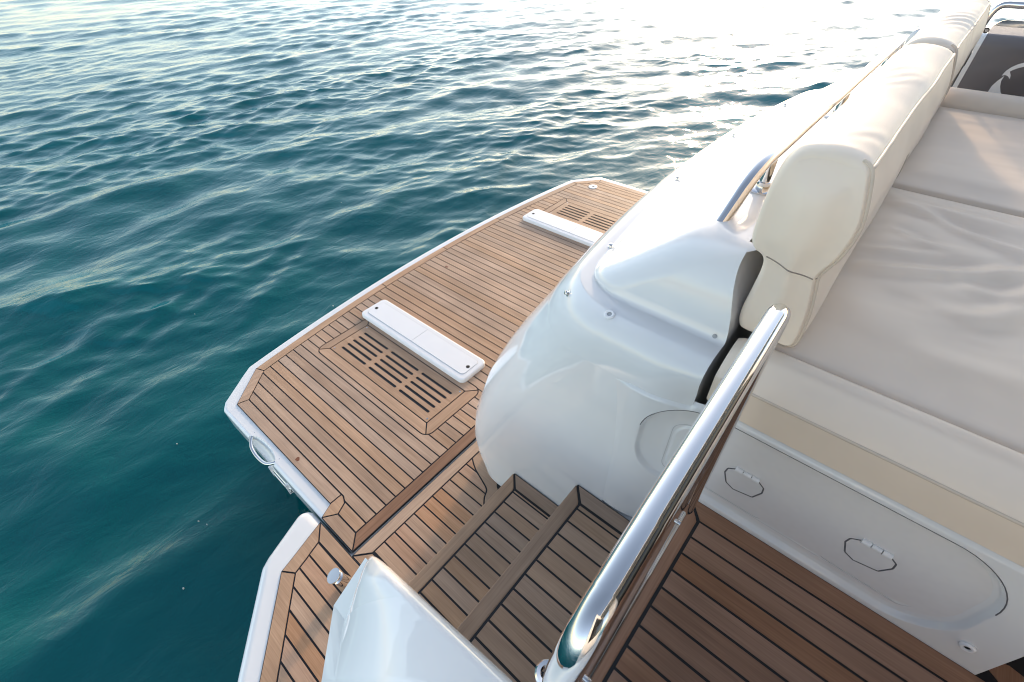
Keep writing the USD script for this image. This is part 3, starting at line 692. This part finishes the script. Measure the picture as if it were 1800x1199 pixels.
def pad(name, label, x0, x1, y0, y1, ztop, zbot, r, crown, wrinkle, seed, group=None, stations=None):
    """A flat seat cushion: crowned, soft edged, wrinkled, with piping round its upper edge."""
    t = Thing(name, label, 'seat cushion', ((x0 + x1) / 2, (y0 + y1) / 2, zbot), group)
    nx, ny = int((x1 - x0) / 0.012), int((y1 - y0) / 0.012)
    def warp(n):
        u = np.linspace(0, 1, n); return u
    xs, ys = x0 + (x1 - x0) * warp(nx), y0 + (y1 - y0) * warp(ny)
    X, Y = np.meshgrid(xs, ys, indexing='ij')
    e = np.minimum(np.minimum(X - x0, x1 - X), np.minimum(Y - y0, y1 - Y))
    Z = ztop - r + r * np.sqrt(np.clip(1 - (1 - np.clip(e / r, 0, 1)) ** 2, 0, 1)) * 1.0
    dome = smooth01(e / 0.16)
    Z = Z + crown * dome
    P3 = np.stack([X * 0.55, Y * 1.6, np.zeros_like(X)], -1)
    wq = np.stack([X, Y, np.zeros_like(X)], -1)
    bend = fb(wq, 2.2, seed + 1) * 0.28
    phase = (Y + 0.10 * (X - x0) + bend) * 2 * math.pi / 0.34
    folds = np.sin(phase) + 0.5 * np.sin(phase * 2.1 + 1.3)
    mask = smooth01((fb(wq, 2.0, seed + 2) + 0.18) / 0.3)
    Z = Z + wrinkle * dome * (folds * mask + 2.2 * fb(wq * np.array([0.8, 2.0, 1]), 6.0, seed))
    if stations:
        for line, sig, hh in stations:
            q = np.array([on_z(px, py, ztop + 0.012)[:2] for px, py in line]); q = spline(q, 12)
            from scipy.spatial import cKDTree
            d, k = cKDTree(q).query(np.stack([X.ravel(), Y.ravel()], 1)); d, k = d.reshape(X.shape), k.reshape(X.shape)
            taper = np.sin(math.pi * np.clip((k + 0.6) / len(q), 0, 1)) ** 0.6
            side = np.sign((Y - q[k, 1])) * 0.35
            Z = Z + dome * taper * hh * (np.exp(-(d / sig) ** 2) - 0.55 * np.exp(-((d - 1.9 * sig) / sig) ** 2) * (1 + side))
    topm = grid_mesh(np.stack([X, Y, Z], -1))
    # sides
    bx = [(x, y0) for x in xs] + [(x1, y) for y in ys[1:]] + [(x, y1) for x in xs[::-1][1:]] + [(x0, y) for y in ys[::-1][1:-1]]
    bx = np.array(bx); N = len(bx)
    cx = np.array([(x0 + x1) / 2, (y0 + y1) / 2])
    rows = []
    for k, zz in enumerate(np.linspace(zbot, ztop - r, 7)):
        s = math.sin(math.pi * k / 6) * 0.004
        out = np.sign(bx - cx) * s * np.column_stack([(np.isclose(bx[:, 0], x0) | np.isclose(bx[:, 0], x1)), (np.isclose(bx[:, 1], y0) | np.isclose(bx[:, 1], y1))])
        rows.append(np.column_stack([bx + out, np.full(N, zz)]))
    rows = np.array(rows); rows = np.concatenate([rows, rows[:, :1]], 1)
    side = grid_mesh(rows)
    m = trimesh.util.concatenate([topm, side]); m.merge_vertices(digits_vertex=5); trimesh.repair.fix_normals(m)
    if m.face_normals[np.argmax(m.triangles_center[:, 2])][2] < 0: m.invert()
    c = t.part('cover', m, 'vinyl', smooth=60)
    rr = 0.012
    corner = [(x0 + rr, y0 + rr), (x1 - rr, y0 + rr), (x1 - rr, y1 - rr), (x0 + rr, y1 - rr)]
    pp = Polygon([(x0, y0), (x1, y0), (x1, y1), (x0, y1)]).buffer(-rr).buffer(rr - 0.001)
    line = resample(list(pp.exterior.coords)[:-1], 0.02)
    t.part('piping', tube(np.column_stack([line, np.full(len(line), ztop - r + 0.004)]), 0.0034, 8, closed=True), 'piping', c)
    return t

pad('seat_pad', 'wide cream vinyl seat pad with deep wrinkles, nearest the steel gate', -0.10, 0.95, 0.872, 1.879, 1.118, 0.994, 0.022, 0.012, 0.0045, 3, stations=[
    ([(1440, 452), (1540, 470), (1650, 478), (1760, 480), (1900, 470)], 0.022, 0.008), ([(1560, 355), (1620, 372), (1690, 405), (1790, 440), (1900, 470)], 0.018, 0.006),
    ([(1570, 400), (1620, 425), (1680, 438)], 0.016, 0.0045), ([(1640, 540), (1720, 560), (1780, 550), (1860, 500)], 0.026, 0.008), ([(1480, 425), (1560, 440), (1650, 448)], 0.015, 0.004),
    ([(1690, 505), (1760, 520), (1850, 520)], 0.02, 0.005), ([(1590, 620), (1700, 650), (1850, 690)], 0.05, 0.006)])
pad('seat_pad', 'cream vinyl seat pad between the wrinkled pad and the far dark tinted gate', -0.10, 0.95, 1.886, 2.905, 1.118, 0.994, 0.022, 0.014, 0.0018, 8)

def roll(name, label, x0, x1, prof, seed, pipe):
    """A long bolster along x from a profile in (y, z)."""
    t = Thing(name, label, 'bolster cushion', ((x0 + x1) / 2, float(np.mean([p[0] for p in prof])), 0.994))
    q = spline(prof, 8); n = len(q); xs = np.linspace(x0, x1, 90)
    cy, cz = q[:, 0].mean(), q[:, 1].mean(); rows = []
    for x in xs:
        e = min(x - x0, x1 - x); k = math.sqrt(max(1 - (1 - min(e / 0.03, 1)) ** 2, 0.0)); k = 0.86 + 0.14 * k
        P = np.column_stack([np.full(n, x), cy + (q[:, 0] - cy) * (0.5 + 0.5 * k if True else k), cz + (q[:, 1] - cz) * k])
        nz = fb(np.column_stack([P[:, 0] * 0.5, P[:, 1] * 2, P[:, 2] * 2]), 5.0, seed)
        P[:, 2] += 0.008 * nz * (q[:, 1] > 1.08)
        rows.append(P)
    P = np.array(rows); P = np.concatenate([P, P[:, :1]], 1)
    parts = [grid_mesh(P)]
    for row, flip in ((P[0], 0), (P[-1], 1)):
        c = row.mean(0); V = np.vstack([row, c]); m_ = len(row)
        F = np.array([[i, i + 1, m_] for i in range(m_ - 1)]); parts.append(trimesh.Trimesh(V, F[:, ::-1] if flip else F, process=False))
    m = trimesh.util.concatenate(parts); m.merge_vertices(digits_vertex=5); trimesh.repair.fix_normals(m)
    if m.volume < 0: m.invert()
    c = t.part('cover', m, 'vinyl', smooth=50)
    if pipe:
        t.part('piping', tube([(x, pipe[0], pipe[1]) for x in np.linspace(x0 + 0.015, x1 - 0.015, 40)], 0.0034, 8), 'piping', c)
    return t
roll('bolster', 'long cream bolster along the near edge of the settee above the white locker panel', -0.122, 0.95,
     [(0.759, 0.997), (0.757, 1.03), (0.755, 1.074), (0.760, 1.088), (0.785, 1.108), (0.820, 1.124), (0.850, 1.128), (0.868, 1.120), (0.872, 1.10), (0.872, 1.03), (0.870, 0.997)], 4, (0.7565, 1.083))
roll('bolster', 'long cream bolster at the far edge of the settee below the dark tinted gate', -0.10, 0.95,
     [(2.912, 0.997), (2.910, 1.06), (2.912, 1.12), (2.93, 1.158), (2.96, 1.175), (2.99, 1.172), (3.012, 1.15), (3.018, 1.08), (3.016, 0.997)], 6, None)

BACK_PROF = [(-0.034, 1.128), (-0.075, 1.126), (-0.118, 1.124), (-0.138, 1.132), (-0.145, 1.16), (-0.142, 1.22), (-0.140, 1.275), (-0.146, 1.298), (-0.164, 1.308), (-0.176, 1.328), (-0.179, 1.365), (-0.178, 1.42), (-0.174, 1.46), (-0.166, 1.484), (-0.150, 1.499), (-0.12, 1.506), (-0.09, 1.506), (-0.062, 1.500), (-0.044, 1.488), (-0.034, 1.465), (-0.022, 1.425), (-0.018, 1.39), (-0.024, 1.345), (-0.036, 1.312), (-0.040, 1.295), (-0.034, 1.265), (-0.026, 1.22), (-0.022, 1.17), (-0.024, 1.14)]
def backrest(label, y0, y1, seed):
    t = Thing('backrest', label, 'backrest cushion', (-0.09, (y0 + y1) / 2, 1.12))
    q = spline(BACK_PROF + BACK_PROF[:1], 6)[:-1]; n = len(q)
    # outward direction in the profile plane
    tg = np.roll(q, -1, 0) - np.roll(q, 1, 0); tg /= np.linalg.norm(tg, axis=1, keepdims=True)
    nr = np.stack([tg[:, 1], -tg[:, 0]], 1)
    if np.sum(nr * (q - q.mean(0))) < 0: nr = -nr
    L_ = y1 - y0; tt = np.linspace(0, 1, 16) ** 2 * 0.05
    us = np.concatenate([tt, np.linspace(0.05, L_ - 0.05, 110)[1:-1], L_ - tt[::-1]])
    rows = []
    for u in us:
        e = min(u, L_ - u); ins = (0.009 + 0.007 * smooth01((-0.045 - q[:, 0]) / 0.03) + 0.004 * smooth01((q[:, 1] - 1.42) / 0.07) * smooth01((-0.035 - q[:, 0]) / 0.03)) * (1 - math.sqrt(max(1 - (1 - min(e / 0.034, 1)) ** 2, 0)))
        # the upper bulge of the ends leans back a little
        lean = 0.03 * np.clip((q[:, 1] - 1.36) / 0.145, 0, 1) ** 2.2 * smooth01(1 - e / 0.2)
        P = q - nr * ins[:, None]
        pts = np.column_stack([P[:, 0], np.where(u < L_ / 2, y0 + u + lean * 0.9, y0 + u - lean * 0.9), P[:, 1]])
        w = np.sin((pts[:, 1] + 0.05 * np.sin(pts[:, 0] * 30)) * 2 * math.pi / 0.075 + 3 * fb(pts, 3.0, seed)) * smooth01((fb(pts, 4.0, seed + 3) + 0.05) / 0.3)
        amp = 0.0016 * smooth01(e / 0.12) * (q[:, 1] > 1.33)
        big = 0.013 * fb(pts * np.array([1, 1, 1.5]), 4.0, seed + 7) * smooth01(e / 0.06)
        pts[:, 0] += nr[:, 0] * (amp * w + big); pts[:, 2] += nr[:, 1] * (amp * w + big)
        rows.append(pts)
    P = np.array(rows); P = np.concatenate([P, P[:, :1]], 1)
    parts = [grid_mesh(P)]
    for row in (P[0], P[-1]):
        s = [row]; c = row.mean(0)
        # a cap that follows the waist and the leaning bulge
        from scipy.spatial import Delaunay
        bd = row[:-1][:, [0, 2]]; poly = Polygon(bd); core = poly.buffer(-0.005)
        gx, gz = np.meshgrid(np.arange(-0.19, 0.0, 0.009), np.arange(1.12, 1.52, 0.009)); gp = np.stack([gx.ravel(), gz.ravel()], 1)
        gp = gp[[core.contains(Point(*p)) for p in gp]]
        al = np.vstack([bd, gp]); tri = Delaunay(al).simplices
        tri = tri[[poly.contains(Point(*al[k].mean(0))) for k in tri]]
        yy = np.polyval(np.polyfit(bd[:, 1] - 1.3, row[:-1][:, 1], 5), gp[:, 1] - 1.3)
        bulge = 0.016 * np.sqrt(np.clip(np.array([poly.exterior.distance(Point(*p)) for p in gp]) / 0.055, 0, 1)) * smooth01(np.array([poly.exterior.distance(Point(*p)) for p in gp]) / 0.05)
        yy = yy - bulge * (1 if yy.mean() < (y0 + y1) / 2 else -0.2)
        parts.append(trimesh.Trimesh(np.vstack([row[:-1], np.column_stack([gp[:, 0], yy, gp[:, 1]])]), tri, process=False))
    m = trimesh.util.concatenate(parts); m.merge_vertices(digits_vertex=6); trimesh.repair.fix_normals(m)
    if m.volume < 0: m.invert()
    c = t.part('cover', m, 'vinyl', smooth=75)
    for s in (0, 1):
        row = rows[7 if s == 0 else -8]  # where the rounded end begins
        k = [i for i in range(n) if not (q[i, 0] < -0.06 and q[i, 1] < 1.2)]
        fr = [i for i in range(n) if q[i, 0] > -0.062 and q[i, 1] > 1.13]
        fr = sorted(fr, key=lambda i: q[i, 1])
        line = np.array([row[i] + np.array([nr[i, 0] * 0.001, -0.001 if s == 0 else 0.001, nr[i, 1] * 0.001]) for i in fr])
        t.part('piping', tube(spline(line[::3], 4), 0.0032, 8), 'piping', c)
    # piping along the upper front edge, seam between bulge and waist
    i = int(np.argmin(np.hypot(q[:, 0] + 0.044, q[:, 1] - 1.488)))
    t.part('piping', tube(np.array([r_[i] + np.array([nr[i, 0], 0, nr[i, 1]]) * 0.001 for r_ in rows[8:-8]]), 0.003, 8), 'piping', c)
    i = int(np.argmin(np.hypot(q[:, 0] + 0.040, q[:, 1] - 1.295))); j = int(np.argmin(np.hypot(q[:, 0] + 0.146, q[:, 1] - 1.298)))
    cap_poly = Polygon(rows[0][:, [0, 2]]); line = []
    for u in np.linspace(0.0, 1.0, 24):
        pt = rows[0][j] * (1 - u) + rows[0][i] * u; d = cap_poly.exterior.distance(Point(pt[0], pt[2])) if cap_poly.contains(Point(pt[0], pt[2])) else 0.0
        line.append(pt - np.array([0, 0.016 * math.sqrt(min(d / 0.055, 1)) * float(smooth01(d / 0.05)) + 0.0004, 0]))
    t.part('seam', tube(np.array(line), 0.0013, 6), 'seam', c)
    t.part('seam', tube(np.array([r_[i] for r_ in rows[4:-4]]), 0.0011, 6), 'seam', c)
    return t
backrest('cream backrest cushion with a rounded end beside the near steel gate', 0.872, 1.876, 21)
backrest('second cream backrest cushion, beyond the first, towards the far tinted gate', 1.879, 2.90, 33)

# ------------------------------------------------------------------ swim platform
plat = Thing('swim_platform', 'hydraulic teak swim platform with white edge, grilles and hatch covers', 'swim platform', (-1.6, YC, -0.17))
def mirror(pts): return [(x, 2 * YC - y) for x, y in pts][::-1]
def bowx(y, x_end, x_mid, y_end): return x_mid + (x_end - x_mid) * ((y - YC) / (YC - y_end)) ** 2
Yw = np.linspace(0.398, YC, 14)
wood_half = [(-0.9905, 0.1515), (-1.204, 0.1515), (-1.2285, 0.2095), (-2.058, 0.2115), (-2.2235, 0.398)] + [(bowx(y, -2.2235, -2.338, 0.398), y) for y in Yw[1:]]
wood = wood_half + mirror(wood_half)[1:]
wood_poly = Polygon(wood)
Yi = np.linspace(0.418, YC, 14)
inner_half = [(-1.0435, 0.2055), (-1.165, 0.2055), (-1.186, 0.252), (-1.215, 0.2655), (-2.039, 0.2665), (-2.172, 0.418)] + [(bowx(y, -2.172, -2.286, 0.418), y) for y in Yi[1:]]
inner_poly = Polygon(inner_half + mirror(inner_half)[1:])
Yo = np.linspace(0.376, YC, 14)
out_half = [(-0.988, 0.1505), (-1.196, 0.1505), (-2.085, 0.150), (-2.128, 0.178), (-2.238, 0.325), (-2.276, 0.380)] + [(bowx(y, -2.276, -2.394, 0.376), y) for y in Yo[1:]]
out_poly = Polygon(out_half + mirror(out_half)[1:])
rim = rounded_slab(out_poly, 0.0, -0.16, 0.018, step=0.014, n=6, rbot=0.03)
# hollow for the grab handle, cut into the rim
mm = manifold3d.Manifold(manifold3d.Mesh(np.array(rim.vertices, np.float32), np.array(rim.faces, np.uint32)))
def hollow(cx, cy, dirx):
    s = manifold3d.Manifold.sphere(1.0, 48).scale((0.120, 0.042, 0.055)).translate((cx, cy, -0.006)); return s
if mm.status() == manifold3d.Error.NoError and mm.num_tri() > 0:
    mm = mm - hollow(-1.71, 0.150, 1)
    v, f, _ = meshkit.arrays(mm); rim = trimesh.Trimesh(v, f, process=False)
rim_path = plat.part('platform_rim', rim, 'gelcoat', smooth=35)
plat.part('caulk_bed', prism(wood_poly, -0.006, 0.002), 'caulk', smooth=False)
chamfer_in = [(-2.039, 0.2665), (-2.172, 0.418)]
def tb(pts, mat): board(plat, None, pts, ZT, mat)
for mir in (False, True):
    g = (lambda p: [(x, 2 * YC - y) for x, y in p]) if mir else (lambda p: p)
    tb(g([(-1.2285, 0.2095), (-1.2285, 0.2655), (-2.039, 0.2665), (-2.058, 0.2115)]), 'teak_fore_aft')
    tb(g([(-2.058, 0.2115), (-2.039, 0.2665), (-2.172, 0.418), (-2.2235, 0.398)]), 'teak_athwart')
    tb(g([(-1.2285, 0.2095), (-1.2285, 0.2655), (-1.215, 0.2655), (-1.186, 0.252), (-1.165, 0.2055), (-1.204, 0.1515)]), 'teak_fore_aft')
    tb(g([(-1.204, 0.1515), (-1.165, 0.2055), (-1.0435, 0.2055), (-0.9905, 0.1515)]), 'teak_fore_aft')
    tb(g([(-0.9905, 0.1515), (-1.0435, 0.2055), (-1.0435, YC), (-0.9905, YC)]), 'teak_red_athwart')
    for ya, yb in ((None, 1.318), (1.318, YC)):
        Y1 = np.linspace(ya or 0.398, yb, 9); Y2 = np.linspace(ya or 0.418, yb, 9)
        a_ = [(bowx(y, -2.2235, -2.338, 0.398), y) for y in Y1]; b_ = [(bowx(y, -2.172, -2.286, 0.418), y) for y in Y2]
        tb(g(a_ + b_[::-1]), 'teak_athwart')
# grilles and their frames
def frame_poly(mir):
    a = sbox(-2.100, 0.688, -1.168, 1.062); a = a.buffer(-0.045).buffer(0.045)
    return Polygon([(x, 2 * YC - y) for x, y in a.exterior.coords]) if mir else a
frames = [frame_poly(False), frame_poly(True)]
region = inner_poly.buffer(-GAP / 2, join_style=2).difference(unary_union([f.buffer(GAP / 2) for f in frames]))
planks(plat, None, region, ZT, 0.006, 0.2055, 0.05016, ['teak_fore_aft', 'teak_fore_aft', 'teak_fore_aft', 'teak_grey_fore_aft'])
for mir, fr in zip((False, True), frames):
    g = (lambda p: [(x, 2 * YC - y) for x, y in p]) if mir else (lambda p: p)
    I = [(-2.046, 0.746), (-1.232, 0.746), (-1.232, 1.005), (-2.046, 1.005)]
    O = [(-2.2, 0.580), (-1.068, 0.580), (-1.068, 1.172), (-2.2, 1.172)]
    for k in range(4):
        q = Polygon(g([I[k], I[(k + 1) % 4], O[(k + 1) % 4], O[k]])).buffer(0).intersection(fr)
        board(plat, None, q, ZT, 'teak_fore_aft' if k % 2 == 0 else 'teak_athwart', name='grille_frame')
    slots = []
    for yy in (0.797, 0.835, 0.873, 0.911, 0.949):
        for xa, xb in ((-2.002, -1.784), (-1.754, -1.526), (-1.499, -1.271)):
            slots.append(LineString(g([(xa + 0.0075, yy), (xb - 0.0075, yy)])).buffer(0.0075, quad_segs=4))
    panel = Polygon(g([(-2.043, 0.749), (-1.235, 0.749), (-1.235, 1.002), (-2.043, 1.002)])).buffer(-0.006).buffer(0.006).difference(unary_union(slots))
    gp = plat.part('grille', prism(panel, -0.0015, ZT + 0.0005), 'teak_fore_aft', smooth=False, label='slotted teak grille beside the %s white chock cover' % ('farther' if mir else 'nearer'))
    for xx, yy in ((-2.028, 0.765), (-1.249, 0.765), (-2.028, 0.986), (-1.249, 0.986)):
        (cx, cy), = g([(xx, yy)])
        plat.part('screw', cyl((cx, cy, ZT), (0, 0, 1), 0.0042, 0.0012, 12), 'steel', gp)
# raised white hatch covers (chocks)
for mir in (False, True):
    g = (lambda p: [(x, 2 * YC - y) for x, y in p]) if mir else (lambda p: p)
    base_q = Polygon(g([(-2.150, 1.029), (-1.272, 1.029), (-1.272, 1.215), (-2.150, 1.215)])).buffer(-0.03).buffer(0.03)
    ch = plat.part('chock', rounded_slab(base_q, 0.029, 0.004, 0.009, step=0.008, n=5), 'white_plastic', label='%s raised white chock cover on the teak' % ('farther' if mir else 'nearer'))
    lid_all = Polygon(g([(-2.122, 1.060), (-1.300, 1.060), (-1.300, 1.186), (-2.122, 1.186)])).buffer(-0.022).buffer(0.022)
    plat.part('lid_gap', prism(lid_all, 0.025, 0.0296), 'lid_gap', ch, smooth=False)
    for xa, xb in ((-2.2, -1.7125), (-1.7105, -1.2)):
        (p0, p1) = g([(xa, 0.9), (xb, 1.3)])
        q = lid_all.buffer(-0.0018).intersection(sbox(min(p0[0], p1[0]), min(p0[1], p1[1]), max(p0[0], p1[0]), max(p0[1], p1[1])))
        for s in polys(q): plat.part('lid', rounded_slab(s, 0.0312, 0.026, 0.0012, step=0.01, n=2), 'white_plastic', ch)
    for xx, yy in ((-2.103, 1.121), (-1.322, 1.121)):
        (c,) = g([(xx, yy)])
        plat.part('finger_hole', cyl((c[0], c[1], 0.0305), (0, 0, 1), 0.0105, 0.0012, 20), 'dark_hole', ch, smooth=False)
# white filler cap with a slot, far corner
cap = plat.part('deck_cap', cyl((-2.031, 3.385, 0.003), (0, 0, 1), 0.038, 0.006, 36, 0.002), 'white_plastic', label='round white cap in the far corner of the teak')
plat.part('cap_slot', trimesh.creation.box(bounds=[(-2.042, 3.380, 0.0085), (-2.018, 3.390, 0.0098)]), 'dark_hole', cap, smooth=False)
# resin stains in the teak
for (px, py, rr) in ((523, 807, 0.011), (785, 469, 0.014)):
    c = on_z(px, py, ZT); a = np.arange(14) * 2 * math.pi / 14
    rad = rr * (0.75 + 0.45 * rng.random(14))
    plat.part('stain', prism(Polygon(np.column_stack([c[0] + rad * np.cos(a), c[1] + rad * np.sin(a) * 0.8])).buffer(0), ZT, ZT + 0.0004), 'resin_stain', smooth=False)
# grab handle in the rim, ladder stowed below it
hp = spline([(-1.826, 0.186, -0.008), (-1.815, 0.160, -0.012), (-1.775, 0.136, -0.022), (-1.71, 0.128, -0.028), (-1.645, 0.134, -0.022), (-1.610, 0.158, -0.012), (-1.598, 0.186, -0.008)], 8)
plat.part('grab_handle', tube(hp, 0.0085, 16), 'steel', label='curved steel grab handle set in the near rim')
lad = plat.part('ladder', tube([(-1.74, 0.160, -0.185), (-1.57, 0.160, -0.185)], 0.012, 16), 'steel', label='steel boarding ladder stowed under the near rim')
plat.part('rung', tube([(-1.73, 0.152, -0.212), (-1.58, 0.152, -0.212)], 0.010, 14), 'steel', lad)
for x in (-1.73, -1.58):
    plat.part('ladder_bracket', trimesh.creation.box(bounds=[(x - 0.007, 0.142, -0.225), (x + 0.007, 0.178, -0.155)]), 'white_plastic', lad, smooth=False)
for x, y in ((-1.3, 0.9), (-1.3, 2 * YC - 0.9)):
    plat.part('lift_arm', trimesh.creation.box(bounds=[(x - 0.45, y - 0.08, -0.42), (x + 0.30, y + 0.08, -0.15)]), 'rubber', smooth=False)
